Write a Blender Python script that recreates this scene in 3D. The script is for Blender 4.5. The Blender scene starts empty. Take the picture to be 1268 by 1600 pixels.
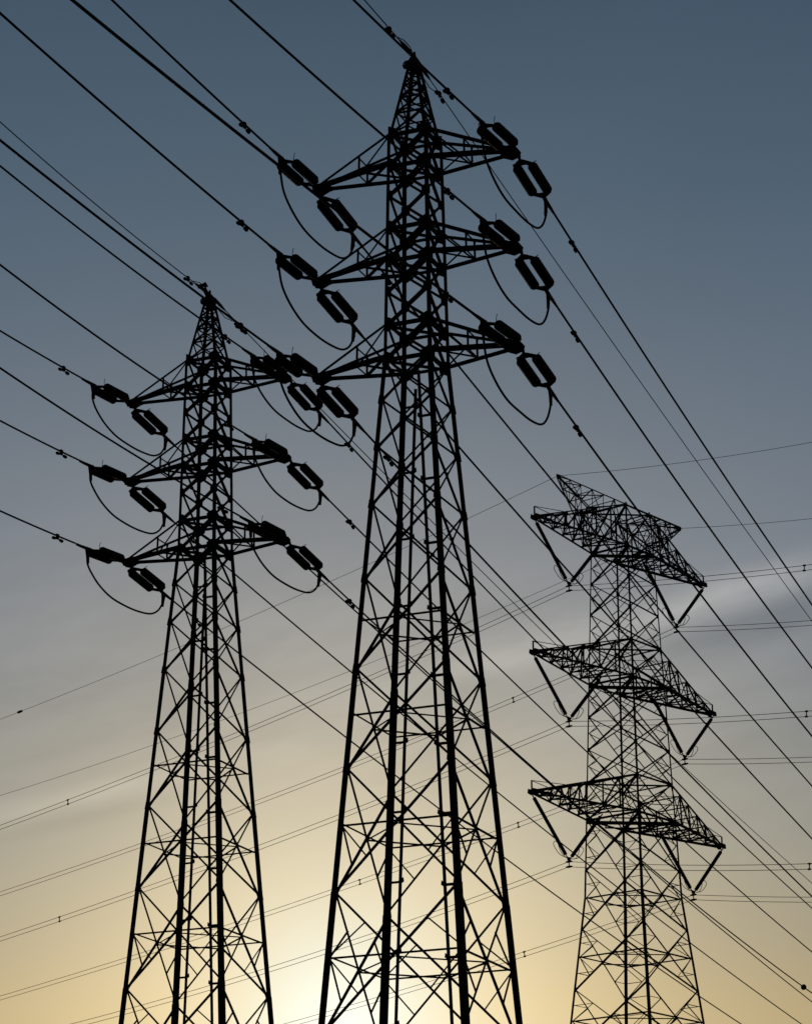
import bpy, math, random
from mathutils import Vector, Matrix

# ------------------------------------------------------------------ camera, sky, sun, exposure
scene = bpy.context.scene
COL = scene.collection
rad = math.radians
EYE = 1.6                                   # camera height above the ground, metres

cam_data = bpy.data.cameras.new("camera")
cam_data.sensor_fit = 'HORIZONTAL'
cam_data.sensor_width = 36.0
cam_data.lens = 36.0 * 4485.072 / 1268.0
cam_data.clip_start = 0.5
cam_data.clip_end = 6000
cam = bpy.data.objects.new("camera", cam_data)
COL.objects.link(cam)
cam.matrix_world = (Matrix.Translation((0, 0, EYE)) @ Matrix.Rotation(math.pi / 2 + 0.3319, 4, 'X')
                    @ Matrix.Rotation(-0.0070, 4, 'Z'))
scene.camera = cam

scene.view_settings.view_transform = 'Standard'
scene.view_settings.look = 'None'
scene.view_settings.exposure = 0.0
scene.view_settings.gamma = 1.0
scene.view_settings.use_curve_mapping = False

SUN_AZ, SUN_EL = -1.35, 8.6                 # degrees; azimuth measured from +Y towards +X


def lin(c):
    c = c / 255.0
    return c / 12.92 if c <= 0.04045 else ((c + 0.055) / 1.055) ** 2.4


def build_sky():
    world = bpy.data.worlds.new("World")
    scene.world = world
    world.use_nodes = True
    nt = world.node_tree
    nt.nodes.clear()
    N, L = nt.nodes, nt.links

    def put(sock, v):
        if isinstance(v, bpy.types.NodeSocket):
            L.new(v, sock)
        else:
            sock.default_value = v

    def m(op, a, b=None, c=None, clamp=False):
        n = N.new('ShaderNodeMath'); n.operation = op; n.use_clamp = clamp
        put(n.inputs[0], a)
        if b is not None: put(n.inputs[1], b)
        if c is not None: put(n.inputs[2], c)
        return n.outputs[0]

    def vm(op, a, b):
        n = N.new('ShaderNodeVectorMath'); n.operation = op
        put(n.inputs[0], a); put(n.inputs[1], b)
        return n

    def scaled(colour, fac):
        n = N.new('ShaderNodeVectorMath'); n.operation = 'SCALE'
        put(n.inputs[0], colour); put(n.inputs['Scale'], fac)
        return n.outputs[0]

    def add(a, b):
        return vm('ADD', a, b).outputs[0]

    tc = N.new('ShaderNodeTexCoord')
    sep = N.new('ShaderNodeSeparateXYZ'); L.new(tc.outputs['Generated'], sep.inputs[0])
    X, Y, Z = sep.outputs
    el = m('MULTIPLY', m('ARCSINE', Z), 180 / math.pi)
    az = m('MULTIPLY', m('ARCTAN2', X, Y), 180 / math.pi)

    # twilight gradient over elevation (degrees / 90)
    ramp = N.new('ShaderNodeValToRGB')
    ramp.color_ramp.interpolation = 'CARDINAL'
    stops = RAMP
    els = ramp.color_ramp.elements
    while len(els) < len(stops):
        els.new(0.5)
    for e_, (deg, c) in zip(els, stops):
        e_.position = deg / 60.0
        e_.color = (lin(c[0]), lin(c[1]), lin(c[2]), 1)
    L.new(m('DIVIDE', el, 60.0, clamp=True), ramp.inputs[0])

    # the anti-solar half of the sky is much darker at this hour
    facing = m('MULTIPLY_ADD', Y, 0.5, 0.5, clamp=True)
    dim = m('MULTIPLY_ADD', m('POWER', facing, 3.0), 0.94, 0.06)
    base = scaled(ramp.outputs[0], dim)

    # cloud coordinates: streaks climb gently to the right
    tilt = rad(14)
    u = m('ADD', m('MULTIPLY', az, math.cos(tilt)), m('MULTIPLY', el, math.sin(tilt)))
    v = m('SUBTRACT', m('MULTIPLY', el, math.cos(tilt)), m('MULTIPLY', az, math.sin(tilt)))

    def noise(su, sv, detail, seed):
        comb = N.new('ShaderNodeCombineXYZ')
        put(comb.inputs[0], m('MULTIPLY_ADD', u, su, seed)); put(comb.inputs[1], m('MULTIPLY', v, sv)); put(comb.inputs[2], seed)
        t = N.new('ShaderNodeTexNoise'); t.inputs['Scale'].default_value = 1.0
        t.inputs['Detail'].default_value = detail; t.inputs['Roughness'].default_value = 0.55
        t.inputs['Distortion'].default_value = 0.4
        L.new(comb.outputs[0], t.inputs['Vector'])
        return t.outputs['Fac']

    def gauss(x, c, s):
        q = m('DIVIDE', m('SUBTRACT', x, c), s)
        return m('EXPONENT', m('MULTIPLY', m('MULTIPLY', q, q), -1.0))

    band = gauss(el, 15.6, 2.9)
    veil = m('MULTIPLY', m('SUBTRACT', noise(0.22, 0.85, 4.0, 3.7), 0.5), band)
    fine = m('MULTIPLY', m('SUBTRACT', noise(0.5, 2.6, 5.0, 9.1), 0.5), band)
    broad = m('SUBTRACT', noise(0.09, 0.16, 2.0, 14.3), 0.5)
    cloud = m('ADD', m('MULTIPLY', veil, 0.36), m('MULTIPLY', fine, 0.26))
    cloud = m('ADD', cloud, m('MULTIPLY', broad, 0.18))
    cloud = m('MULTIPLY', cloud, 1.0)

    ct, st = math.cos(tilt), math.sin(tilt)
    wisp = 0.0
    ragged = m('MULTIPLY_ADD', noise(0.6, 2.2, 4.0, 21.0), 1.5, 0.25)
    for (a0, e0, su, sv, amp) in WISPS:
        g = m('MULTIPLY', gauss(u, a0 * ct + e0 * st, su), gauss(v, e0 * ct - a0 * st, sv))
        g = m('MULTIPLY', g, amp)
        wisp = g if wisp == 0.0 else m('ADD', wisp, g)
    lum = m('ADD', cloud, 1.0)
    base = add(scaled(base, lum), scaled((0.285, 0.268, 0.236), m('MULTIPLY', wisp, ragged)))

    # aureole of the low sun behind thin cloud
    sa, se = rad(SUN_AZ), rad(SUN_EL)
    sd = (math.sin(sa) * math.cos(se), math.cos(sa) * math.cos(se), math.sin(se))
    nrm = vm('NORMALIZE', tc.outputs['Generated'], (0, 0, 0)).outputs[0]
    dotp = vm('DOT_PRODUCT', nrm, sd).outputs['Value']
    ang = m('MULTIPLY', m('ARCCOSINE', m('MINIMUM', dotp, 0.9999999)), 180 / math.pi)
    glow = scaled(GLOW[0], m('EXPONENT', m('DIVIDE', ang, -GLOW[1])))
    q_ = m('DIVIDE', ang, GLOW[3])
    glow = add(glow, scaled(GLOW[2], m('EXPONENT', m('MULTIPLY', m('MULTIPLY', q_, q_), -1.0))))
    glow = scaled(glow, m('MULTIPLY_ADD', veil, 0.5, 1.0))

    # physical sky underneath it all
    nish = N.new('ShaderNodeTexSky'); nish.sky_type = 'NISHITA'
    nish.sun_disc = False
    nish.sun_elevation = rad(SUN_EL)
    nish.sun_rotation = rad(SUN_AZ)
    nish.dust_density = 3.0
    total = add(base, glow)
    b1 = N.new('ShaderNodeBackground'); put(b1.inputs[0], total); b1.inputs[1].default_value = 1.0
    b2 = N.new('ShaderNodeBackground'); L.new(nish.outputs[0], b2.inputs[0]); b2.inputs[1].default_value = NISH
    ad = N.new('ShaderNodeAddShader'); L.new(b1.outputs[0], ad.inputs[0]); L.new(b2.outputs[0], ad.inputs[1])
    out = N.new('ShaderNodeOutputWorld'); L.new(ad.outputs[0], out.inputs[0])


RAMP = [(0, (128, 110, 80)), (4, (152, 134, 88)), (8, (161, 143, 102)), (10, (145, 136, 113)), (12, (131, 133, 127)),
        (14.5, (120, 128, 134)), (17.5, (110, 122, 136)), (20, (100, 116, 133)), (22.5, (89, 108, 127)),
        (25, (78, 100, 120)), (29, (66, 89, 109)), (34, (55, 76, 97)), (60, (34, 48, 66))]
WISPS = [  # azimuth, elevation, half length, half thickness (degrees), strength
    (6.7, 17.25, 2.6, 0.34, 0.50), (7.4, 16.62, 2.0, 0.30, -0.20), (2.3, 16.15, 1.7, 0.34, 0.33),
    (-0.7, 15.3, 1.0, 0.50, 0.12), (-6.8, 13.28, 2.5, 0.22, 0.30), (-6.6, 12.88, 2.4, 0.16, -0.10),
    (-5.2, 14.3, 1.8, 0.40, 0.06), (4.9, 15.2, 2.0, 0.5, 0.06), (1.6, 16.95, 1.6, 0.30, -0.10), (-6.0, 15.6, 2.6, 0.9, -0.06)]
GLOW = ((1.35, 1.065, 0.57), 3.7, (-0.46, -0.12, 0.27), 2.2)
NISH = 0.001
build_sky()

sun_data = bpy.data.lights.new("sun", 'SUN')
sun_data.energy = 0.15
sun_data.angle = rad(6.0)
sun_data.color = (1.0, 0.83, 0.6)
sun = bpy.data.objects.new("sun", sun_data)
COL.objects.link(sun)
_sd = Vector((math.sin(rad(SUN_AZ)) * math.cos(rad(SUN_EL)), math.cos(rad(SUN_AZ)) * math.cos(rad(SUN_EL)), math.sin(rad(SUN_EL))))
sun.rotation_euler = _sd.to_track_quat('Z', 'Y').to_euler()
sun.location = (0, 0, 120)


# ------------------------------------------------------------------ materials
def material(name, c1, c2, rough, metal=0.0, scale=6.0, bump=0.0):
    mt = bpy.data.materials.new(name); mt.use_nodes = True
    nt = mt.node_tree; N, L = nt.nodes, nt.links
    bsdf = N['Principled BSDF']
    tc = N.new('ShaderNodeTexCoord')
    nz = N.new('ShaderNodeTexNoise'); nz.inputs['Scale'].default_value = scale; nz.inputs['Detail'].default_value = 5
    L.new(tc.outputs['Object'], nz.inputs['Vector'])
    rp = N.new('ShaderNodeValToRGB')
    rp.color_ramp.elements[0].position = 0.35; rp.color_ramp.elements[0].color = (*c1, 1)
    rp.color_ramp.elements[1].position = 0.7; rp.color_ramp.elements[1].color = (*c2, 1)
    L.new(nz.outputs['Fac'], rp.inputs[0]); L.new(rp.outputs[0], bsdf.inputs['Base Color'])
    rr = N.new('ShaderNodeMath'); rr.operation = 'MULTIPLY_ADD'
    L.new(nz.outputs['Fac'], rr.inputs[0]); rr.inputs[1].default_value = 0.2; rr.inputs[2].default_value = rough - 0.1
    L.new(rr.outputs[0], bsdf.inputs['Roughness'])
    bsdf.inputs['Metallic'].default_value = metal
    bsdf.inputs['Specular IOR Level'].default_value = 0.08
    if bump:
        bp = N.new('ShaderNodeBump'); bp.inputs['Strength'].default_value = bump
        L.new(nz.outputs['Fac'], bp.inputs['Height']); L.new(bp.outputs[0], bsdf.inputs['Normal'])
    return mt


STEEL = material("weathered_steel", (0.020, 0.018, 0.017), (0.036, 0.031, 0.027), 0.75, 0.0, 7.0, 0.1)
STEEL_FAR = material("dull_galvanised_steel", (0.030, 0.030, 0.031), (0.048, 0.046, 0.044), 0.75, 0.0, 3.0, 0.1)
PORCELAIN = material("brown_porcelain", (0.018, 0.014, 0.013), (0.028, 0.020, 0.018), 0.65, 0.0, 9.0)
CABLE = material("aged_aluminium_cable", (0.014, 0.014, 0.015), (0.022, 0.021, 0.021), 0.8, 0.0, 12.0)
GRASS = material("dry_grass", (0.030, 0.040, 0.014), (0.075, 0.070, 0.030), 0.95, 0.0, 0.6, 0.4)


# ------------------------------------------------------------------ mesh helpers
class MB:
    def __init__(s):
        s.v = []; s.f = []

    def prism(s, ring0, ring1, caps=True):
        n = len(ring0); b = len(s.v)
        s.v += [tuple(p) for p in ring0] + [tuple(p) for p in ring1]
        for i in range(n):
            j = (i + 1) % n
            s.f.append((b + i, b + j, b + n + j, b + n + i))
        if caps:
            s.f.append(tuple(b + i for i in reversed(range(n))))
            s.f.append(tuple(b + n + i for i in range(n)))

    def angle(s, p, q, w, n, off=0.0, flip=1):
        """rolled steel angle from p to q; one flange lies in the plane whose outward normal is n"""
        p, q, n = Vector(p), Vector(q), Vector(n)
        d = (q - p).normalized()
        n = (n - d * n.dot(d))
        n = n.normalized() if n.length > 1e-6 else d.orthogonal().normalized()
        u = n.cross(d) * flip
        t = max(0.007, 0.11 * w)
        o = n * off
        a = -0.5 * w
        sec = [(a, 0), (a + w, 0), (a + w, -t), (a + t, -t), (a + t, -w), (a, -w)]
        s.prism([p + o + u * x + n * y for x, y in sec], [q + o + u * x + n * y for x, y in sec])

    def corner(s, p, q, w0, ux, uy):
        """corner leg angle: flanges run from the outer corner along ux and uy"""
        p, q = Vector(p), Vector(q)
        d = (q - p).normalized()
        a = Vector(ux); a = (a - d * a.dot(d)).normalized()
        b = Vector(uy); b = (b - d * b.dot(d) - a * b.dot(a)).normalized()
        t = max(0.01, 0.12 * w0)
        sec = [(0, 0), (w0, 0), (w0, t), (t, t), (t, w0), (0, w0)]
        s.prism([p + a * x + b * y for x, y in sec], [q + a * x + b * y for x, y in sec])

    def plate(s, pts, thick, n):
        n = Vector(n).normalized() * (thick / 2)
        s.prism([Vector(p) - n for p in pts], [Vector(p) + n for p in pts])

    def tube(s, pts, r, k=6):
        pts = [Vector(p) for p in pts]
        rs = r if isinstance(r, (list, tuple)) else [r] * len(pts)
        b = len(s.v)
        t0 = (pts[1] - pts[0]).normalized()
        u = t0.orthogonal().normalized()
        for i, p in enumerate(pts):
            t = (pts[min(i + 1, len(pts) - 1)] - pts[max(i - 1, 0)]).normalized()
            u = (u - t * u.dot(t)).normalized()
            w = t.cross(u)
            for j in range(k):
                a = 2 * math.pi * j / k
                s.v.append(tuple(p + (u * math.cos(a) + w * math.sin(a)) * rs[i]))
        for i in range(len(pts) - 1):
            for j in range(k):
                jj = (j + 1) % k
                s.f.append((b + i * k + j, b + i * k + jj, b + (i + 1) * k + jj, b + (i + 1) * k + j))
        s.f.append(tuple(b + j for j in reversed(range(k))))
        e = b + (len(pts) - 1) * k
        s.f.append(tuple(e + j for j in range(k)))

    def lathe(s, p, q, prof, k=12):
        """profile (distance along p->q, radius)"""
        p, q = Vector(p), Vector(q); d = (q - p).normalized()
        u = d.orthogonal().normalized(); w = d.cross(u)
        b = len(s.v)
        for x, r in prof:
            for j in range(k):
                a = 2 * math.pi * j / k
                s.v.append(tuple(p + d * x + (u * math.cos(a) + w * math.sin(a)) * r))
        for i in range(len(prof) - 1):
            for j in range(k):
                jj = (j + 1) % k
                s.f.append((b + i * k + j, b + i * k + jj, b + (i + 1) * k + jj, b + (i + 1) * k + j))
        s.f.append(tuple(b + j for j in reversed(range(k))))
        e = b + (len(prof) - 1) * k
        s.f.append(tuple(e + j for j in range(k)))

    def build(s, name, mat, parent=None, smooth=False):
        me = bpy.data.meshes.new(name)
        me.from_pydata(s.v, [], s.f)
        me.materials.append(mat)
        me.update()
        if smooth:
            me.polygons.foreach_set('use_smooth', [True] * len(me.polygons))
        o = bpy.data.objects.new(name, me)
        COL.objects.link(o)
        if parent is not None:
            o.parent = parent
        return o


def empty(name, loc, rz=0.0):
    o = bpy.data.objects.new(name, None)
    o.empty_display_size = 0.5
    COL.objects.link(o)
    o.location = loc
    o.rotation_euler = (0, 0, rz)
    return o


def tag(o, label, cat, group=None, kind=None):
    if label: o['label'] = label
    if cat: o['category'] = cat
    if group: o['group'] = group
    if kind: o['kind'] = kind
    return o


def copy_tree(o, parent=None):
    c = o.copy(); COL.objects.link(c)
    if parent is not None: c.parent = parent
    for ch in list(KIDS.get(o.name, [])) or list(o.children):
        copy_tree(ch, c)
    return c


KIDS = {}


def lerp(a, b, t):
    return Vector(a) * (1 - t) + Vector(b) * t


def place(x, y, z, ox, oy, yaw):
    c, s_ = math.cos(yaw), math.sin(yaw)
    return Vector((ox + c * x - s_ * y, oy + s_ * x + c * y, z))


CORNERS = [(-1, -1), (1, -1), (1, 1), (-1, 1)]
FACES = [((0, -1), (-1, -1), (1, -1)), ((1, 0), (1, -1), (1, 1)), ((0, 1), (1, 1), (-1, 1)), ((-1, 0), (-1, 1), (-1, -1))]

# ------------------------------------------------------------------ ground
g = MB()
S = 2500
NG = 24
for i in range(NG + 1):
    for j in range(NG + 1):
        g.v.append((-S + 2 * S * i / NG, -S + 2 * S * j / NG, 0.0))
for i in range(NG):
    for j in range(NG):
        a = i * (NG + 1) + j
        g.f.append((a, a + NG + 1, a + NG + 2, a + 1))
tag(g.build("ground", GRASS), None, None, kind="structure")

# ------------------------------------------------------------------ strain towers (middle and left)
ARM_LEN = [2.2, 2.2045, 2.1929]
ARM_TIP = [25.7773 + EYE, 23.6707 + EYE, 21.5399 + EYE]
Z_TOP = [26.533 + EYE, 24.4214 + EYE, 22.2906 + EYE]
Z_BOT = [25.8199 + EYE, 23.6985 + EYE, 21.5386 + EYE]
PEAK = 28.42 + EYE


def hw_strain(z):
    if z > Z_BOT[2]:
        return 0.4834 + (0.4083 - 0.4834) * (z - Z_BOT[2]) / (Z_TOP[0] - Z_BOT[2])
    return 0.4834 + 0.0697 * (Z_BOT[2] - z)


def face_brace(mb, f, za, zb, hw, w, belt=False, bw=0.04, gus=0.0, redundant=0, cross=True, w2=None):
    """X bracing of one face panel between heights za (upper) and zb (lower)"""
    (nx, ny), ca, cb = f
    n = (nx, ny, 0)
    ha, hb = hw(za), hw(zb)
    A1, B1 = Vector((ca[0] * ha, ca[1] * ha, za)), Vector((cb[0] * ha, cb[1] * ha, za))
    A0, B0 = Vector((ca[0] * hb, ca[1] * hb, zb)), Vector((cb[0] * hb, cb[1] * hb, zb))
    mb.angle(A0, B1, w, n, -0.012)
    if cross:
        mb.angle(B0, A1, w2 or w, n, -0.012 - 0.018, -1)
    tz = hb / (ha + hb)
    zc = zb + (za - zb) * tz
    hc = hw(zc)
    LA, LB = Vector((ca[0] * hc, ca[1] * hc, zc)), Vector((cb[0] * hc, cb[1] * hc, zc))
    if belt:
        mb.angle(LA, LB, bw, n, -0.05)
    if redundant:
        for leg, lo, up in ((LA, A0, B1), (LB, B0, A1)):
            if redundant & 1:
                mb.angle(leg, lerp(lo, up, tz * 0.5), bw * 0.85, n, -0.02)
            if redundant & 2:
                other = (B0, A1) if leg is LA else (A0, B1)
                mb.angle(lerp(leg, A1 if leg is LA else B1, 0.02), lerp(other[0], other[1], tz + (1 - tz) * 0.5), bw * 0.85, n, -0.036, -1)
    if gus:
        d = (A1 - A0).normalized()
        for P, inward in ((A1, (B1 - A1).normalized()), (B1, (A1 - B1).normalized())):
            mb.plate([P + d * gus, P + d * gus * 0.6 + inward * gus, P - d * gus * 0.6 + inward * gus, P - d * gus], 0.012,
                     n) if False else mb.plate([P + Vector(n) * 0.014 + d * gus, P + Vector(n) * 0.014 + d * gus * 0.5 + inward * gus * 0.9,
                                                P + Vector(n) * 0.014 - d * gus * 0.5 + inward * gus * 0.9, P + Vector(n) * 0.014 - d * gus], 0.01, n)
        Xc = lerp(A0, B1, tz) + Vector(n) * (-0.022)
        q = gus * 0.55
        t_ = (B1 - A1).normalized()
        mb.plate([Xc + d * q, Xc + t_ * q, Xc - d * q, Xc - t_ * q], 0.008, n)
    return zc


def plan_frame(mb, z, h, w, cross=True, off=0.0):
    P = [Vector((c[0] * h, c[1] * h, z + off)) for c in CORNERS]
    for i in range(4):
        n = FACES[i][0]
        mb.angle(P[i], P[(i + 1) % 4], w, (n[0], n[1], 0), -0.03)
    if cross:
        mb.angle(P[0], P[2], w, (0, 0, 1), -0.02)
        mb.angle(P[1], P[3], w, (0, 0, 1), -0.04)


def strain_tower(loc, yaw):
    root = empty("lattice_tower", loc, yaw)
    nodes_cage = [26.547, 25.82, 25.141, 24.439, 23.715, 23.01, 22.284, 21.549]
    nodes_cage = [z + EYE for z in nodes_cage]
    nodes_body = [21.549, 20.661, 19.66, 18.443, 16.902, 15.07, 13.094, 10.706, 8.05, 5.2, 2.1, -1.15]
    nodes_body = [z + EYE for z in nodes_body]
    # legs
    for cx, cy in CORNERS:
        b = MB()
        brk = [(-0.8, 0.138), (8.05 + EYE, 0.132), (10.706 + EYE, 0.116), (15.07 + EYE, 0.100), (18.443 + EYE, 0.092), (Z_BOT[2], 0.070), (Z_TOP[0], 0.070)]
        for (z0, w0), (z1, w1) in zip(brk, brk[1:]):
            h0, h1 = hw_strain(z0) + 0.38 * w0, hw_strain(z1) + 0.38 * w0
            b.corner((cx * h0, cy * h0, z0), (cx * h1, cy * h1, z1), w0, (-cx, 0, 0), (0, -cy, 0))
        # splice covers and step bolts
        for z in nodes_body[1:8]:
            h = hw_strain(z) + 0.046
            b.corner((cx * (h + 0.011), cy * (h + 0.011), z - 0.09), (cx * (h - 0.011), cy * (h - 0.011), z + 0.09), 0.10, (-cx, 0, 0), (0, -cy, 0))
        h = hw_strain(Z_TOP[0])
        b.corner((cx * h, cy * h, Z_TOP[0]), (cx * 0.10, cy * 0.10, PEAK - 0.16), 0.062, (-cx, 0, 0), (0, -cy, 0))
        b.build("leg", STEEL, root)
    # bracing, one lattice per face
    belts = []
    for f in FACES:
        mb = MB()
        for za, zb in zip(nodes_cage, nodes_cage[1:]):
            face_brace(mb, f, za, zb, hw_strain, 0.056, gus=0.13)
        for i, (za, zb) in enumerate(zip(nodes_body, nodes_body[1:])):
            big = i >= 4
            red = 0 if i < 6 else (1 if i == 6 else 3)
            zc = face_brace(mb, f, za, zb, hw_strain, 0.041 if i < 4 else 0.044, belt=False, bw=0.034, gus=0.095 if i < 6 else 0.105, redundant=red)
            if big and f is FACES[0]:
                belts.append(zc)
        # peak
        (nx, ny), ca, cb = f
        n = (nx, ny, 0)
        zs = [Z_TOP[0] + (PEAK - 0.16 - Z_TOP[0]) * t for t in (0, 0.3, 0.52, 0.70, 0.86, 1.0)]
        hs = [0.4083 + (0.10 - 0.4083) * t for t in (0, 0.3, 0.52, 0.70, 0.86, 1.0)]
        for i in range(5):
            a0 = Vector((ca[0] * hs[i], ca[1] * hs[i], zs[i])); b0 = Vector((cb[0] * hs[i], cb[1] * hs[i], zs[i]))
            a1 = Vector((ca[0] * hs[i + 1], ca[1] * hs[i + 1], zs[i + 1])); b1 = Vector((cb[0] * hs[i + 1], cb[1] * hs[i + 1], zs[i + 1]))
            mb.angle(a0, b1, 0.034, n, -0.01)
            if i < 3: mb.angle(b0, a1, 0.034, n, -0.024, -1)
            mb.angle(a1, b1, 0.036, n, -0.036)
        mb.build("face_bracing", STEEL, root)
    # horizontal diaphragms
    for z in belts:
        mb = MB(); h = hw_strain(z)
        for i in range(4):
            n = FACES[i][0]
            p = Vector((CORNERS[i][0] * h, CORNERS[i][1] * h, z)); q = Vector((CORNERS[(i + 1) % 4][0] * h, CORNERS[(i + 1) % 4][1] * h, z))
            mb.angle(p, q, 0.034, (n[0], n[1], 0), -0.056)
        M = [Vector((0, -h, z)), Vector((h, 0, z)), Vector((0, h, z)), Vector((-h, 0, z))]
        for i in range(4):
            mb.angle(M[i] * 0.97 + Vector((0, 0, z * 0.03)), M[(i + 1) % 4] * 0.97 + Vector((0, 0, z * 0.03)), 0.029, (0, 0, 1), -0.05)
        mb.build("diaphragm", STEEL, root)
    for z in Z_TOP + Z_BOT:
        mb = MB(); h = hw_strain(z)
        plan_frame(mb, z, h, 0.072)
        for cx, cy in CORNERS:
            P = Vector((cx * (h + 0.016), cy * h, z))
            mb.plate([P + Vector((0, 0, 0.17)), P + Vector((0, -cy * 0.20, 0.07)), P + Vector((0, -cy * 0.20, -0.07)), P + Vector((0, 0, -0.17))], 0.012, (1, 0, 0))
            P = Vector((cx * h, cy * (h + 0.016), z))
            mb.plate([P + Vector((0, 0, 0.17)), P + Vector((-cx * 0.20, 0, 0.07)), P + Vector((-cx * 0.20, 0, -0.07)), P + Vector((0, 0, -0.17))], 0.012, (0, 1, 0))
        mb.build("plan_bracing", STEEL, root)
    # crossarms
    for i in range(3):
        for s in (-1, 1):
            hb, ht = hw_strain(Z_BOT[i]), hw_strain(Z_TOP[i])
            a, tz = ARM_LEN[i], ARM_TIP[i]
            lo = MB(); up = MB(); la = MB(); tp = MB()
            Lb, Lt = {}, {}
            for y in (-1, 1):
                b0, b1 = Vector((s * hb, y * hb, Z_BOT[i])), Vector((s * a, y * 0.045, tz))
                t0, t1 = Vector((s * ht, y * ht, Z_TOP[i])), Vector((s * a, y * 0.03, tz + 0.07))
                lo.angle(b0, b1, 0.090, (0, 0, -1), 0.0, y * s)
                up.angle(t0, t1, 0.060, (0, y, 0.2), 0.0)
                for t in (0.0, 0.42):
                    Lb[y, t] = lerp(b0, b1, t); Lt[y, t] = lerp(t0, t1, t)
                la.angle(Lb[y, 0.42], Lt[y, 0.42], 0.036, (0, y, 0), -0.02)
                la.angle(Lt[y, 0.0], Lb[y, 0.42], 0.036, (0, y, 0), -0.035)
            for t in (0.42,):
                la.angle(Lb[-1, t], Lb[1, t], 0.036, (0, 0, -1), -0.03)
                la.angle(Lt[-1, t], Lt[1, t], 0.036, (0, 0, 1), -0.03)
            la.angle(Lb[-1, 0.0], Lb[1, 0.42], 0.040, (0, 0, -1), -0.045)
            la.angle(Lb[1, 0.0], Lb[-1, 0.42], 0.040, (0, 0, -1), -0.060)
            # end plates where the strings hang
            tip = Vector((s * a, 0, tz))
            for y in (-0.062, 0.062):
                tp.plate([tip + Vector((-s * 0.34, y, 0.02)), tip + Vector((-s * 0.22, y, 0.13)), tip + Vector((s * 0.03, y, 0.11)), tip + Vector((s * 0.09, y, 0.03)),
                          tip + Vector((s * 0.06, y, -0.07)), tip + Vector((-s * 0.10, y, -0.12)), tip + Vector((-s * 0.26, y, -0.05))], 0.014, (0, 1, 0))
            tp.plate([tip + Vector((-s * 0.30, -0.11, -0.015)), tip + Vector((s * 0.02, -0.13, -0.015)), tip + Vector((s * 0.08, -0.06, -0.015)), tip + Vector((s * 0.08, 0.06, -0.015)),
                      tip + Vector((s * 0.02, 0.13, -0.015)), tip + Vector((-s * 0.30, 0.11, -0.015))], 0.02, (0, 0, 1))
            arm = lo.build("crossarm", STEEL, root)
            up.build("upper_chord", STEEL, arm)
            la.build("lacing", STEEL, arm)
            tp.build("end_plate", STEEL, arm)
    # peak cap
    mb = MB()
    z = PEAK - 0.16
    mb.prism([Vector((x * 0.125, y * 0.125, z - 0.10)) for x, y in CORNERS], [Vector((x * 0.115, y * 0.115, z + 0.02)) for x, y in CORNERS])
    mb.prism([Vector((x * 0.115, y * 0.115, z + 0.022)) for x, y in CORNERS], [Vector((x * 0.05, y * 0.07, z + 0.15)) for x, y in CORNERS])
    mb.tube([(0, 0, z + 0.13), (0.0, 0, z + 0.27)], [0.042, 0.026], 8)
    ring = [Vector((-0.17 + 0.075 * math.cos(t), -0.02, z + 0.0 + 0.085 * math.sin(t))) for t in [2 * math.pi * k / 14 for k in range(15)]]
    mb.tube(ring, 0.018, 6)
    mb.plate([(-0.24, -0.01, z - 0.05), (-0.12, -0.01, z - 0.13), (-0.08, -0.01, z + 0.05), (-0.19, -0.01, z + 0.06)], 0.05, (0, 1, 0))
    mb.build("peak_cap", STEEL, root)
    # fall-arrest climbing rails inside two legs
    for (cx, cy), (dx, dy), ph in (((-1, 1), (1, 0), 0.2), ((1, -1), (-1, 0), 0.9)):
        mb = MB()

        def rail_pt(z):
            h = hw_strain(z)
            return Vector((cx * h + dx * 0.29, cy * (h - 0.03), z))
        mb.angle(rail_pt(2.5), rail_pt(21.2 + EYE), 0.05, (0, cy, 0), 0.0)
        r = mb.build("climbing_rail", STEEL, root)
        z = 3.2 + ph
        while z < 21.0 + EYE:
            h = hw_strain(z)
            br = MB()
            P = rail_pt(z); Q = Vector((cx * (h - 0.02), cy * (h - 0.03), z))
            d = (Q - P).normalized()
            br.tube([P - d * 0.045, P - d * 0.04 + Vector((0, 0, 0.06)), P - d * 0.02 + Vector((0, 0, 0.012)), P + d * 0.05, Q], [0.026, 0.036, 0.042, 0.028, 0.028], 6)
            br.build("bracket", STEEL, r)
            z += 1.36
    return root


B_POS = (0.24, 53.3817, -0.3932)
A_POS = (-4.774, 64.8515, -0.4016)
A_SCALE = 0.9682
A_LIFT = 0.5222 + EYE - EYE * A_SCALE
tower_mid = strain_tower((B_POS[0], B_POS[1], 0), B_POS[2])
tag(tower_mid, "tall lattice strain tower in the middle, its steel peak the highest of the three", "power pylon", "steel lattice pylons")
tower_left = copy_tree(tower_mid)
tower_left.location = (A_POS[0], A_POS[1], A_LIFT)
tower_left.rotation_euler = (0, 0, A_POS[2])
tower_left.scale = (A_SCALE,) * 3
tag(tower_left, "smaller lattice strain tower on the left with a mushroom shaped fitting over its peak", "power pylon", "steel lattice pylons")
# the fitting that stands over the left tower's peak
mb = MB()
zf = PEAK + 0.11
ox = -0.17
mb.tube([(ox + 0.07, 0, zf - 0.14), (ox - 0.06, 0, zf + 0.12)], 0.02, 6)
mb.tube([(ox + 0.12, 0, zf - 0.14), (ox + 0.03, 0, zf + 0.0), (ox + 0.04, 0, zf + 0.13)], 0.03, 6)
mb.tube([(ox - 0.16, 0, zf + 0.11), (ox - 0.11, 0, zf + 0.17), (ox - 0.04, 0, zf + 0.17), (ox + 0.03, 0, zf + 0.20), (ox + 0.10, 0, zf + 0.12)], [0.02, 0.055, 0.05, 0.055, 0.022], 8)
mb.build("peak_fitting", STEEL, tower_left)


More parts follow.
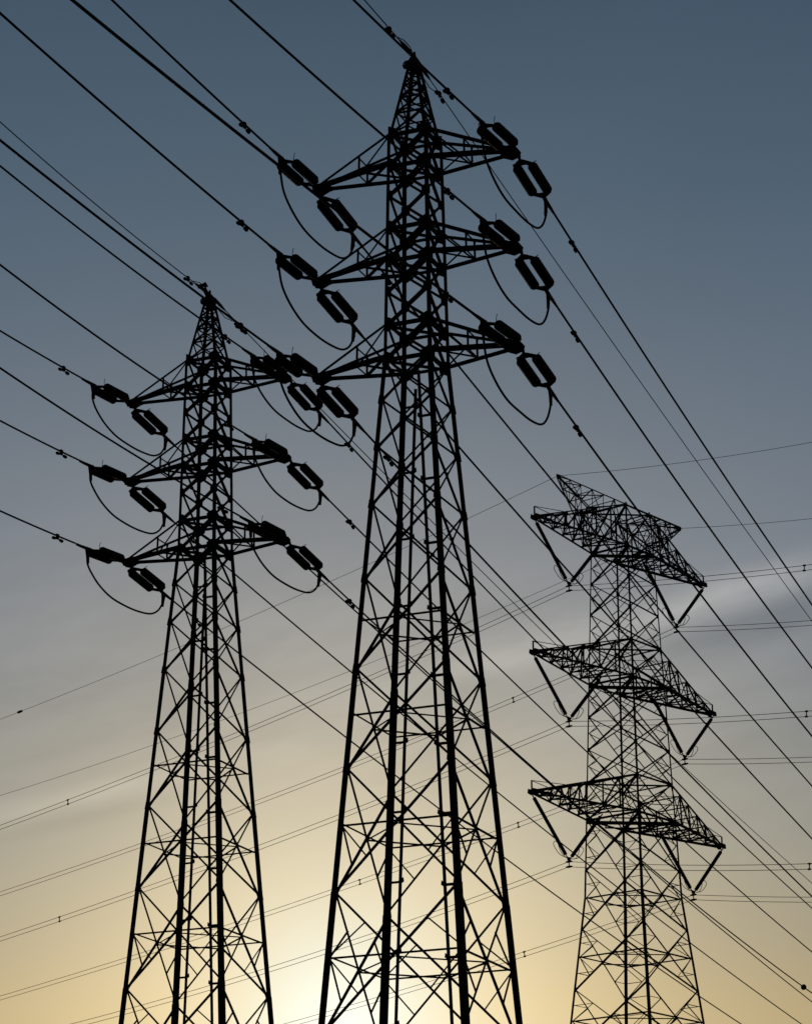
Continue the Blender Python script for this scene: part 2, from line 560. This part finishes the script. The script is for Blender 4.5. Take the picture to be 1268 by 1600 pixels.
# ------------------------------------------------------------------ suspension tower (right, far)
C_POS = (15.0293, 190.0, 0.8851)
CT = [65.2591 + EYE, 55.4273 + EYE, 45.865 + EYE]
CB = [62.2531 + EYE, 52.7756 + EYE, 43.3056 + EYE]
C_LEN = [10.1679, 10.6458, 11.1311]
C_TIP = [62.3788 + EYE, 52.8477 + EYE, 43.3214 + EYE]
C_DROP = 3.7911


def hw_susp(z):
    if z > CB[2]:
        return 2.1307 + (1.439 - 2.1307) * (z - CB[2]) / (CT[0] - CB[2])
    zk = 37.9729 + EYE
    if z > zk:
        return 2.3008 + (2.1307 - 2.3008) * (z - zk) / (CB[2] - zk)
    return 2.3008 + 0.0985 * (zk - z)


def zigzag(mb, a0, a1, b0, b1, n, w, nrm, off):
    """lacing between two chords a and b"""
    for k in range(n):
        t0, t1 = k / n, (k + 1) / n
        if k % 2 == 0:
            mb.angle(lerp(a0, a1, t0), lerp(b0, b1, t1), w, nrm, off)
        else:
            mb.angle(lerp(b0, b1, t0), lerp(a0, a1, t1), w, nrm, off)
        if 0 < k:
            mb.angle(lerp(a0, a1, t0), lerp(b0, b1, t0), w * 0.8, nrm, off - 0.02)


def suspension_tower():
    root = empty("lattice_tower", (C_POS[0], C_POS[1], 0), C_POS[2])
    nodes = [CT[0]] + [z + EYE for z in (62.2531, 60.0, 57.78, 55.4273, 52.7756, 50.47, 48.18, 45.865, 43.3056, 39.88, 35.9, 31.85, 27.4, 22.6, 17.2, 11.2, 4.6, -1.2)]
    for cx, cy in CORNERS:
        b = MB()
        zz = [-0.8, 39.88 + EYE, CB[2], CT[1], CT[0]]
        ww = [0.145, 0.125, 0.105, 0.09]
        zz.insert(1, 37.9729 + EYE); ww.insert(0, 0.165)
        for z0, z1, w in zip(zz, zz[1:], ww):
            h0, h1 = hw_susp(z0) + 0.4 * w, hw_susp(z1) + 0.4 * w
            b.corner((cx * h0, cy * h0, z0), (cx * h1, cy * h1, z1), w, (-cx, 0, 0), (0, -cy, 0))
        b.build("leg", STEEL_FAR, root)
    belts = []
    for f in FACES:
        mb = MB()
        (nx, ny), ca, cb = f
        n = (nx, ny, 0)
        for i, (za, zb) in enumerate(zip(nodes, nodes[1:])):
            zc = face_brace(mb, f, za, zb, hw_susp, 0.102 if i > 0 else 0.09, gus=0.18, w2=0.068)
            if i >= 10 and f is FACES[0]:
                belts.append(zc)
            ha, hb, hc = hw_susp(za), hw_susp(zb), hw_susp(zc)
            A1, B1 = Vector((ca[0] * ha, ca[1] * ha, za)), Vector((cb[0] * ha, cb[1] * ha, za))
            A0, B0 = Vector((ca[0] * hb, ca[1] * hb, zb)), Vector((cb[0] * hb, cb[1] * hb, zb))
            LA, LB = Vector((ca[0] * hc, ca[1] * hc, zc)), Vector((cb[0] * hc, cb[1] * hc, zc))
            X = lerp(A0, B1, hb / (ha + hb))
            # secondary members
            for leg, lo, hi in ((LA, A0, A1), (LB, B0, B1)):
                ql, qu = lerp(lo, X, 0.5), lerp(hi, X, 0.5)
                mb.angle(leg, ql, 0.052, n, -0.05)
                mb.angle(leg, qu, 0.052, n, -0.07, -1)
                if i >= 9:
                    ml = lerp(lo, leg, 0.5); mu = lerp(hi, leg, 0.5)
                    mb.angle(ml, ql, 0.042, n, -0.05)
                    mb.angle(mu, qu, 0.042, n, -0.07, -1)
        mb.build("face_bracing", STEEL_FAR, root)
    for z in belts:
        mb = MB(); h = hw_susp(z)
        P = [Vector((c[0] * h, c[1] * h, z)) for c in CORNERS]
        M = [(P[i] + P[(i + 1) % 4]) / 2 for i in range(4)]
        for i in range(4):
            nn = FACES[i][0]
            mb.angle(P[i], P[(i + 1) % 4], 0.09, (nn[0], nn[1], 0), -0.1)
            mb.angle(M[i], M[(i + 1) % 4], 0.075, (0, 0, 1), -0.09)
        mb.build("diaphragm", STEEL_FAR, root)
    for z in CT + CB:
        mb = MB()
        plan_frame(mb, z, hw_susp(z), 0.13 if z in CB else 0.10)
        h = hw_susp(z)
        if z in CB:
            mb.angle(Vector((-h, h, z - 0.05)), Vector((h, -h, z - 0.05)), 0.19, (0, 0, 1), -0.06)
            M = [Vector((0, -h, z - 0.12)), Vector((h, 0, z - 0.12)), Vector((0, h, z - 0.12)), Vector((-h, 0, z - 0.12))]
            for k in range(4):
                mb.angle(M[k], M[(k + 1) % 4], 0.09, (0, 0, 1), 0)
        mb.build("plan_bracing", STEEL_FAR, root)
    for i in range(3):
        for s in (-1, 1):
            hb, ht = hw_susp(CB[i]), hw_susp(CT[i])
            a, tz = C_LEN[i], C_TIP[i]
            lo, up, la, tp = MB(), MB(), MB(), MB()
            b0 = {y: Vector((s * hb, y * hb, CB[i])) for y in (-1, 1)}
            b1 = {y: Vector((s * a, y * 0.16, tz)) for y in (-1, 1)}
            t0 = {y: Vector((s * ht, y * ht, CT[i])) for y in (-1, 1)}
            t1 = {y: Vector((s * (a - 0.25), y * 0.12, tz + 0.14)) for y in (-1, 1)}
            for y in (-1, 1):
                lo.angle(b0[y], b1[y], 0.150, (0, y, 0), 0.0)
                up.angle(t0[y], t1[y], 0.095, (0, y, 0.3), 0.0)
                zigzag(la, b0[y], b1[y], t0[y], t1[y], 6, 0.088, (0, y, 0), -0.03)
                zigzag(la, t0[y], t1[y], b0[y], b1[y], 6, 0.050, (0, y, 0), -0.09)
            zigzag(la, b0[-1], b1[-1], b0[1], b1[1], 6, 0.088, (0, 0, -1), -0.04)
            zigzag(la, b0[1], b1[1], b0[-1], b1[-1], 6, 0.06, (0, 0, -1), -0.10)
            zigzag(la, t0[-1], t1[-1], t0[1], t1[1], 6, 0.062, (0, 0, 1), -0.04)
            zigzag(la, t0[1], t1[1], t0[-1], t1[-1], 6, 0.038, (0, 0, 1), -0.10)
            tip = Vector((s * a, 0, tz))
            for y in (-0.2, 0.2):
                tp.plate([tip + Vector((-s * 0.7, y, 0.02)), tip + Vector((-s * 0.5, y, 0.22)), tip + Vector((s * 0.10, y, 0.2)), tip + Vector((s * 0.16, y, -0.10)), tip + Vector((-s * 0.2, y, -0.18))], 0.03, (0, 1, 0))
            # upright post with light guard rails
            tp.angle(tip + Vector((0, 0, 0.05)), tip + Vector((0, 0, 0.76)), 0.08, (s, 0, 0))
            for y in (-1, 1):
                tp.tube([tip + Vector((0, 0, 0.74)), lerp(t0[y], t1[y], 0.72) + Vector((0, 0, 0.05))], 0.026, 5)
            arm = lo.build("crossarm", STEEL_FAR, root)
            up.build("upper_chord", STEEL_FAR, arm)
            la.build("lacing", STEEL_FAR, arm)
            tp.build("end_post", STEEL_FAR, arm)
    # earth-wire horns on the top
    for s in (-1, 1):
        hb, ht = hw_susp(CB[0]), hw_susp(CT[0])
        tip = Vector((s * 7.3722, 0, 66.0514 + EYE))
        ch, la = MB(), MB()
        b0 = {y: Vector((s * hb, y * hb, CB[0])) for y in (-1, 1)}
        t0 = {y: Vector((s * ht, y * ht, CT[0])) for y in (-1, 1)}
        b1 = {y: tip + Vector((0, y * 0.10, -0.08)) for y in (-1, 1)}
        t1 = {y: tip + Vector((0, y * 0.08, 0.06)) for y in (-1, 1)}
        for y in (-1, 1):
            ch.angle(b0[y], b1[y], 0.11, (0, y, 0), 0.0)
            ch.angle(t0[y], t1[y], 0.10, (0, y, 0.3), 0.0)
            zigzag(la, b0[y], b1[y], t0[y], t1[y], 6, 0.07, (0, y, 0), -0.03)
        zigzag(la, b0[-1], b1[-1], b0[1], b1[1], 6, 0.065, (0, 0, -1), -0.04)
        zigzag(la, t0[-1], t1[-1], t0[1], t1[1], 6, 0.06, (0, 0, 1), -0.04)
        ch.plate([tip + Vector((-s * 0.5, 0, -0.25)), tip + Vector((-s * 0.3, 0, 0.12)), tip + Vector((s * 0.16, 0, 0.10)), tip + Vector((s * 0.10, 0, -0.16))], 0.05, (0, 1, 0))
        hn = ch.build("earth_wire_horn", STEEL_FAR, root)
        la.build("lacing", STEEL_FAR, hn)
    return root


tower_far = suspension_tower()
tag(tower_far, "far lattice tower on the right with wide drooping crossarms and V shaped insulator strings", "power pylon", "steel lattice pylons")

# ------------------------------------------------------------------ conductors
# start point key -> (plan angle, slope, curvature) of each span leaving a tower
SPANS = {
    'B_near': {'L1': (-1.94548, -.05149, .00171), 'R3': (-1.99063, -.08144, .00138), 'L2': (-1.95105, -.05129, .00164), 'R2': (-1.97885, -.09057, .00180),
               'R1': (-1.97135, -.09129, .00192), 'E': (-1.93444, -.04620, .00170), 'L3': (-1.95147, -.06252, .00179)},
    'B_far': {'R1': (1.19764, -.13621, .00102), 'R2': (1.20147, -.12821, .00123), 'R3': (1.20018, -.12600, .00123), 'L1': (1.17493, -.13707, .00060),
              'L2': (1.16851, -.13200, .00047), 'L3': (1.16811, -.13262, .00062), 'E': (1.17684, -.13840, .00052)},
    'A_near': {'E': (-1.94348, -.05343, .00342), 'R1': (-1.98038, -.05607, .00311), 'R2': (-1.94760, -.09510, .00361), 'R3': (-1.98013, -.06701, .00324),
               'L1': (-1.97352, -.08385, .00341), 'L2': (-1.96807, -.10229, .00353), 'L3': (-1.97880, -.10297, .00344)},
    'A_far': {'E': (1.16307, -.12206, .00057), 'R1': (1.17435, -.13087, .00073), 'R2': (1.16474, -.13412, .00075), 'R3': (1.16284, -.13407, .00097),
              'L1': (1.16705, -.12185, .00045), 'L2': (1.16489, -.11404, .00050), 'L3': (1.15560, -.11956, .00061)},
    'C_far': {'HL': (2.45561, -.17674, .00069), 'HR': (2.45217, -.18109, .00085), 'L1': (2.45315, -.18477, .00067), 'R1': (2.45556, -.18355, .00062),
              'L2': (2.45681, -.17612, .00064), 'R2': (2.46180, -.16857, .00054), 'L3': (2.45105, -.17309, .00107), 'R3': (2.46055, -.16134, .00077)},
    'C_near': {'HL': (-.69423, -.16684, .00220), 'HR': (-.68802, -.17830, .00212), 'L1': (-.68412, -.16460, .00180), 'R1': (-.68518, -.17376, .00196),
               'L2': (-.68160, -.16842, .00173), 'R2': (-.68596, -.17064, .00196), 'L3': (-.68379, -.18275, .00194), 'R3': (-.68622, -.16848, .00196)},
}
TIPS = {'A': {}, 'B': {}, 'C': {}}
for i in range(3):
    for s, n in ((-1, 'L'), (1, 'R')):
        k = n + str(i + 1)
        TIPS['B'][k] = place(s * ARM_LEN[i], 0, ARM_TIP[i], *B_POS)
        TIPS['A'][k] = place(s * ARM_LEN[i] * A_SCALE, 0, ARM_TIP[i] * A_SCALE + A_LIFT, *A_POS)
        w = hw_susp(C_TIP[i])
        x0 = w + (C_LEN[i] - w) * 0.13
        TIPS['C'][k] = place(s * (x0 + C_LEN[i]) / 2, 0, C_TIP[i] - C_DROP - 0.35, *C_POS)
TIPS['B']['E'] = place(0, 0, PEAK, *B_POS)
TIPS['A']['E'] = place(0, 0, PEAK * A_SCALE + A_LIFT, *A_POS)
for s, n in ((-1, 'HL'), (1, 'HR')):
    TIPS['C'][n] = place(s * 7.3722, 0, 66.0514 + EYE, *C_POS)


def on_span(g_, k, s_):
    a, m_, c = SPANS[g_][k]
    p = TIPS[g_[0]][k]
    return Vector((p.x + s_ * math.cos(a), p.y + s_ * math.sin(a), p.z + m_ * s_ + c * s_ * s_))


TOWER = {'A': "left tower's", 'B': "middle tower's", 'C': "far tower's"}
LEVEL = {'1': 'top', '2': 'middle', '3': 'lowest'}
SIDE = {'L': 'left', 'R': 'right'}
HEADING = {'B_near': 'climbing to upper left', 'A_near': 'climbing to the left edge', 'B_far': 'falling to the right',
           'A_far': 'falling to the lower right', 'C_far': 'sloping down to the left', 'C_near': 'running to the right edge'}


def wire_mesh(g_, k, s0, s1, r, dz=0.0, n=64):
    mb = MB()
    pts = []
    for i in range(n + 1):
        t = i / n
        s_ = s0 + (s1 - s0) * (t ** 1.5)
        pts.append(on_span(g_, k, s_) + Vector((0, 0, dz)))
    mb.tube(pts, r, 7)
    return mb


LENGTH = {'B_near': 72, 'A_near': 60, 'B_far': 240, 'A_far': 240, 'C_far': 260, 'C_near': 90}
for g_ in ('B_near', 'B_far', 'A_near', 'A_far'):
    for k in SPANS[g_]:
        T = g_[0]
        if k == 'E':
            o = wire_mesh(g_, k, 0.15, LENGTH[g_], 0.013 if g_ != 'B_far' else 0.011).build("earth_wire", CABLE, smooth=True)
            tag(o, f"thin earth wire from {TOWER[T]} peak, {HEADING[g_]}", "overhead wire", "thin earth wires at the tower peaks")
        else:
            r = 0.0235 if T == 'B' else 0.0215
            if g_ == 'B_near' and k == 'R3': r = 0.028
            o = wire_mesh(g_, k, 1.9, LENGTH[g_], r).build("conductor_wire", CABLE, smooth=True)
            tag(o, f"black wire from {TOWER[T]} {LEVEL[k[1]]} {SIDE[k[0]]} crossarm, {HEADING[g_]}", "overhead wire", "single conductors of the two strain towers")
for g_ in ('C_far', 'C_near'):
    for k in SPANS[g_]:
        if k[0] == 'H':
            o = wire_mesh(g_, k, 0.1, LENGTH[g_], 0.016).build("earth_wire", CABLE, smooth=True)
            tag(o, f"hair thin earth wire from far tower's {SIDE[k[1]]} horn, {HEADING[g_]}", "overhead wire", "earth wires of the far tower")
        else:
            for dz, nm in ((0.17, 'upper'), (-0.17, 'lower')):
                o = wire_mesh(g_, k, 0.0, LENGTH[g_], 0.019, dz).build("conductor_wire", CABLE, smooth=True)
                tag(o, f"{nm} twin wire, far tower's {LEVEL[k[1]]} {SIDE[k[0]]} V string, {HEADING[g_]}", "overhead wire", "twin conductors of the far tower")


# ------------------------------------------------------------------ strain insulator strings (x along the span, y along the crossarm, z up)
def disc_profile(n, pitch, r_disc, r_pin):
    pr = [(0.0, r_pin)]
    for i in range(n):
        x = i * pitch
        pr += [(x + pitch * 0.06, 0.055), (x + pitch * 0.20, 0.075), (x + pitch * 0.26, r_disc * 0.90), (x + pitch * 0.36, r_disc), (x + pitch * 0.92, r_disc * 0.99),
               (x + pitch * 0.97, r_disc * 0.8), (x + pitch * 0.98, 0.055)]
    pr.append((n * pitch, r_pin))
    return pr


def make_string(near):
    root = empty("insulator_string", (0, 0, 0))
    mb = MB()
    mb.tube([(0.02, 0, 0), (0.30, 0, 0)], 0.030, 8)
    mb.plate([(0.02, -0.05, 0), (0.16, -0.05, 0), (0.16, 0.05, 0), (0.02, 0.05, 0)], 0.05, (0, 0, 1))
    mb.build("shackle", STEEL, root)
    for x0, x1 in ((0.27, 0.50), (1.74, 1.52)):
        mb = MB()
        sg = 1 if x1 > x0 else -1
        mb.plate([(x0, -0.045, 0), (x0, 0.045, 0), (x1 - sg * 0.06, 0.22, 0), (x1, 0.22, 0), (x1, 0.10, 0), (x1 - sg * 0.05, 0.06, 0), (x1 - sg * 0.05, -0.06, 0), (x1, -0.10, 0), (x1, -0.22, 0), (x1 - sg * 0.06, -0.22, 0)], 0.026, (0, 0, 1))
        for y in (-0.163, 0.163):
            xx = x1 + sg * 0.05
            mb.tube([(x1 - sg * 0.05, y, 0), (xx, y, 0)], 0.026, 8)
        mb.build("yoke_plate", STEEL, root)
    for y in (-0.163, 0.163):
        mb = MB()
        mb.lathe((0.54, y, 0), (1.5, y, 0), disc_profile(11, 0.0864, 0.106, 0.030), 18)
        mb.build("insulator", PORCELAIN, root, smooth=True)
    mb = MB()
    mb.tube([(1.72, 0, 0), (1.80, 0, 0), (1.84, 0, 0), (2.16, 0, 0), (2.40, 0, 0)], [0.035, 0.045, 0.042, 0.036, 0.026], 9)
    mb.plate([(1.80, 0, 0.01), (1.98, 0, 0.01), (1.93, 0, -0.16), (1.90, 0, -0.36), (1.855, 0, -0.36), (1.84, 0, -0.16)], 0.05, (0, 1, 0))
    mb.build("dead_end_clamp", STEEL, root)
    mb = MB()
    if near:
        mb.tube([(1.60, 0.16, 0.02), (1.62, 0.17, 0.09), (1.60, 0.17, 0.15), (1.57, 0.17, 0.20)], 0.007, 6)
        mb.tube([(1.62, -0.16, 0.02), (1.60, -0.17, 0.12)], 0.009, 6)
    else:
        mb.tube([(0.44, 0.2, 0.0), (0.48, 0.24, 0.06), (0.60, 0.22, 0.15), (0.72, 0.20, 0.16)], 0.009, 6)
        mb.tube([(0.44, -0.2, 0.0), (0.48, -0.24, 0.06), (0.60, -0.22, 0.15)], 0.009, 6)
    mb.build("arcing_horn", STEEL, root)
    return root


def frame(g_, k, s_, T):
    """world matrix at a point of a span: x along the wire, y horizontal, z up"""
    d = (on_span(g_, k, s_ + 0.6) - on_span(g_, k, s_)).normalized()
    y = Vector((-d.y, d.x, 0)).normalized()
    z = d.cross(y)
    p = on_span(g_, k, s_)
    M = Matrix((d, y, z)).transposed().to_4x4()
    M.translation = p
    return M


used = {}
for g_ in ('B_near', 'B_far', 'A_near', 'A_far'):
    near = g_.endswith('near')
    for k in SPANS[g_]:
        if k == 'E': continue
        if near not in used:
            used[near] = make_string(near); o = used[near]
        else:
            o = copy_tree(used[near])
        o.matrix_world = frame(g_, k, 0.0, g_[0]) @ Matrix.Rotation(rad(random.Random(g_ + k).uniform(-4, 4)), 4, 'X')
        tag(o, f"{'upper' if near else 'lower'} double insulator string at {TOWER[g_[0]]} {LEVEL[k[1]]} {SIDE[k[0]]} crossarm tip", "insulator", "double strain insulator strings")


# ------------------------------------------------------------------ jumper loops under the crossarm tips
def smooth_path(pts, n=6):
    out = []
    P = [pts[0]] + list(pts) + [pts[-1]]
    for i in range(1, len(P) - 2):
        p0, p1, p2, p3 = P[i - 1], P[i], P[i + 1], P[i + 2]
        for j in range(n):
            t = j / n
            out.append(0.5 * ((2 * p1) + (p2 - p0) * t + (2 * p0 - 5 * p1 + 4 * p2 - p3) * t * t + (3 * p1 - p0 - 3 * p2 + p3) * t ** 3))
    out.append(pts[-1])
    return out


for T in 'BA':
    for k in ('L1', 'L2', 'L3', 'R1', 'R2', 'R3'):
        rng = random.Random(T + k)
        D = rng.uniform(0.965, 1.035) * (1.36 if k[0] == 'R' else 1.16) if T == 'B' else (1.08 if k[0] == 'R' else 1.07)
        tip = TIPS[T][k]
        an, af = SPANS[T + '_near'][k][0], SPANS[T + '_far'][k][0]
        zn = on_span(T + '_near', k, 1.88).z - tip.z
        zf = on_span(T + '_far', k, 1.88).z - tip.z
        prof = [(-1.88, zn - 0.20), (-1.87, zn - 0.36), (-1.70, -0.66 * D), (-1.28, -0.86 * D), (-0.7, -0.985 * D), (0.0, -1.0 * D), (0.65, -0.96 * D), (1.25, -0.86 * D),
                (1.62, -0.68 * D), (1.83, -0.46 * D), (1.89, zf - 0.20)]
        pts = []
        for s_, h in prof:
            a = an if s_ < 0 else af
            pts.append(Vector((tip.x + abs(s_) * math.cos(a), tip.y + abs(s_) * math.sin(a), tip.z + h)))
        mb = MB(); mb.tube(smooth_path(pts), 0.024, 7)
        o = mb.build("jumper_cable", CABLE, smooth=True)
        tag(o, f"slack black jumper loop hanging below the {TOWER[T]} {LEVEL[k[1]]} {SIDE[k[0]]} crossarm tip", "jumper cable", "jumper loops under the crossarms")


# ------------------------------------------------------------------ vibration dampers
def make_damper():
    root = empty("vibration_damper", (0, 0, 0))
    mb = MB()
    mb.plate([(-0.05, 0, 0.045), (0.05, 0, 0.045), (0.035, 0, -0.08), (-0.035, 0, -0.08)], 0.045, (0, 1, 0))
    mb.tube([(-0.20, 0, -0.08), (0, 0, -0.065), (0.20, 0, -0.08)], 0.012, 6)
    mb.build("clamp", STEEL, root)
    for s in (-1, 1):
        w = MB()
        w.lathe((s * 0.10, 0, -0.075), (s * 0.24, 0, -0.085), [(0, 0.015), (0.015, 0.036), (0.10, 0.040), (0.13, 0.026), (0.14, 0.01)], 10)
        w.build("weight", STEEL, root, smooth=True)
    return root


damper = None
DAMP = []
for g_ in ('B_near', 'B_far', 'A_near', 'A_far'):
    for k in SPANS[g_]:
        DAMP.append((g_, k, (3.62 if k != 'E' else (1.7 if T == 'B' else 1.4))))
for g_, k, s_ in DAMP:
    if g_ == 'A_near' and k != 'E': s_ = 3.27
    if g_ == 'A_near' and k == 'E': s_ = 1.22
    if g_ == 'A_far' and k == 'E': s_ = 1.6
    if damper is None:
        damper = make_damper(); o = damper
    else:
        o = copy_tree(damper)
    o.matrix_world = frame(g_, k, s_, g_[0])
    if k == 'E':
        tag(o, f"small damper on earth wire beside {TOWER[g_[0]]} peak, {'upper left' if g_.endswith('near') else 'lower right'} side", "damper", "vibration dampers on the wires")
    else:
        tag(o, f"damper on wire {HEADING[g_]} from {TOWER[g_[0]]} {LEVEL[k[1]]} {SIDE[k[0]]} crossarm", "damper", "vibration dampers on the wires")

# earth-wire dead ends at the two peaks
for g_ in ('B_near', 'B_far', 'A_near', 'A_far'):
    root = empty("earth_wire_clamp", (0, 0, 0))
    mb = MB()
    mb.tube([(0.02, 0, 0), (0.20, 0, 0), (0.24, 0, 0), (0.62, 0, 0), (0.86, 0, 0)], [0.03, 0.032, 0.045, 0.040, 0.016], 8)
    mb.build("clamp_body", STEEL, root)
    mb = MB()
    mb.tube([(0.10, 0, 0.03), (0.30, 0.02, 0.09), (0.62, 0.02, 0.09), (0.95, 0, 0.02)] if g_.endswith('near') else
            [(0.05, 0, -0.05), (0.35, 0.02, -0.14), (0.9, 0.02, -0.17), (1.45, 0.0, -0.02)], 0.011, 6)
    mb.build("bonding_lead", CABLE, root)
    root.matrix_world = frame(g_, 'E', 0.0, g_[0])
    tag(root, f"clamp tying the earth wire {HEADING[g_]} to {TOWER[g_[0]]} peak", "clamp", "earth wire clamps at the peaks")


# ------------------------------------------------------------------ V strings of the far tower
def rod_profile(length, n, r):
    pitch = length / n
    pr = [(0.0, 0.05)]
    for i in range(n):
        x = i * pitch
        pr += [(x + pitch * 0.10, 0.085), (x + pitch * 0.3, r), (x + pitch * 0.8, r * 0.97), (x + pitch * 0.97, 0.085)]
    pr.append((length, 0.05))
    return pr


def make_v_string(i, s):
    """local frame: x outwards along the crossarm, z up, origin at the V's foot"""
    w = hw_susp(C_TIP[i])
    x0 = w + (C_LEN[i] - w) * 0.13
    half = (C_LEN[i] - x0) / 2
    root = empty("v_insulator_string", (0, 0, 0))
    for sg in (1, -1):
        top = Vector((sg * half, 0, C_DROP - 0.12)); foot = Vector((sg * 0.16, 0, 0.06))
        d = (top - foot).normalized()
        mb = MB()
        L_ = (top - foot).length
        mb.lathe(foot + d * 0.25, top, rod_profile(L_ - 0.6, 40, 0.13), 12)
        mb.tube([foot, foot + d * 0.3], 0.04, 8)
        mb.tube([top - d * 0.55, top], 0.045, 8)
        mb.build("insulator", PORCELAIN, root, smooth=True)
        # racket shaped guard ring
        rg = MB()
        side = Vector((0, 1, 0))
        out = Vector((sg, 0, 0)); c0 = foot + d * 0.75
        pts = [foot + out * 0.1 + Vector((0, 0, -0.02)), foot + out * 0.75 + Vector((0, 0.10, 0.15)), foot + out * 1.25 + Vector((0, 0.18, 0.70)), foot + out * 1.05 + Vector((0, 0.12, 0.92)), c0 + side * 0.03]
        rg.tube(smooth_path(pts, 5), 0.022, 6)
        rg.tube(smooth_path([Vector((p.x, -p.y, p.z)) for p in pts], 5), 0.022, 6)
        rg.build("guard_ring", STEEL_FAR, root)
    mb = MB()
    mb.plate([(-0.26, 0, 0.12), (0.26, 0, 0.12), (0.12, 0, -0.14), (-0.12, 0, -0.14)], 0.05, (0, 1, 0))
    mb.tube([(0, 0, -0.1), (0, 0, -0.52)], 0.035, 8)
    mb.build("yoke_plate", STEEL_FAR, root)
    for dz in (0.17, -0.17):
        c = MB()
        z = -0.35 + dz
        c.lathe((0, -0.26, z), (0, 0.26, z), [(0, 0.03), (0.06, 0.06), (0.26, 0.085), (0.46, 0.06), (0.52, 0.03)], 9)
        c.build("suspension_clamp", STEEL_FAR, root)
    return root


for i in range(3):
    for s, n in ((-1, 'L'), (1, 'R')):
        o = make_v_string(i, s)
        p = TIPS['C'][n + str(i + 1)]
        o.matrix_world = Matrix.Translation(p + Vector((0, 0, 0.35))) @ Matrix.Rotation(C_POS[2] + (0 if s > 0 else math.pi), 4, 'Z')
        tag(o, f"V shaped insulator string under the far tower's {LEVEL[str(i + 1)]} {SIDE[n]} crossarm", "insulator", "V insulator strings of the far tower")


# ------------------------------------------------------------------ spacers and markers on the far lines
def make_spacer():
    mb = MB()
    mb.tube([(0, 0, -0.17), (0, 0, 0.17)], 0.035, 8)
    for z in (-0.17, 0.17):
        mb.lathe((-0.11, 0, z), (0.11, 0, z), [(0, 0.035), (0.03, 0.06), (0.19, 0.06), (0.22, 0.035)], 9)
    return mb.build("conductor_spacer", STEEL_FAR)


sp = None
for g_, k, s_, lab in (('C_far', 'R1', 14.6, "right of the middle tower"), ('C_far', 'R2', 14.6, "just left of the far tower"),
                       ('C_far', 'R3', 14.6, "low beside the middle tower"), ('C_far', 'R2', 29.6, "behind the middle tower's legs"),
                       ('C_far', 'L1', 48.0, "left of the left tower"), ('C_far', 'L2', 47.9, "low at the left edge"),
                       ('C_near', 'L1', 18.4, "by the right edge"), ('C_near', 'L2', 18.2, "by the right edge"), ('C_near', 'L3', 18.1, "at the right edge")):
    if sp is None:
        sp = make_spacer(); o = sp
    else:
        o = sp.copy(); COL.objects.link(o)
    o.matrix_world = frame(g_, k, s_, 'C')
    tag(o, f"spacer between {LEVEL[k[1]]} {SIDE[k[0]]} twin wires, {lab}", "spacer", "spacers between twin conductors")
for g_, k, s_, lab in (('C_far', 'HL', 52.6, "small dark marker on the hair thin earth wire at the left edge"),
                       ('A_far', 'R3', 42.9, "small dark marker on a sloping wire at the lower right edge")):
    mb = MB()
    q = 1.0 if g_[0] == 'C' else 0.42
    mb.lathe((-0.3 * q, 0, 0), (0.3 * q, 0, 0), [(0, 0.03 * q), (0.08 * q, 0.09 * q), (0.3 * q, 0.11), (0.52 * q, 0.09 * q), (0.6 * q, 0.03 * q)], 10)
    o = mb.build("wire_marker", STEEL_FAR, smooth=True)
    o.matrix_world = frame(g_, k, s_, g_[0])
    tag(o, lab, "marker")

scene.render.engine = 'CYCLES'
scene.cycles.max_bounces = 4
scene.cycles.diffuse_bounces = 2
scene.cycles.use_denoising = False
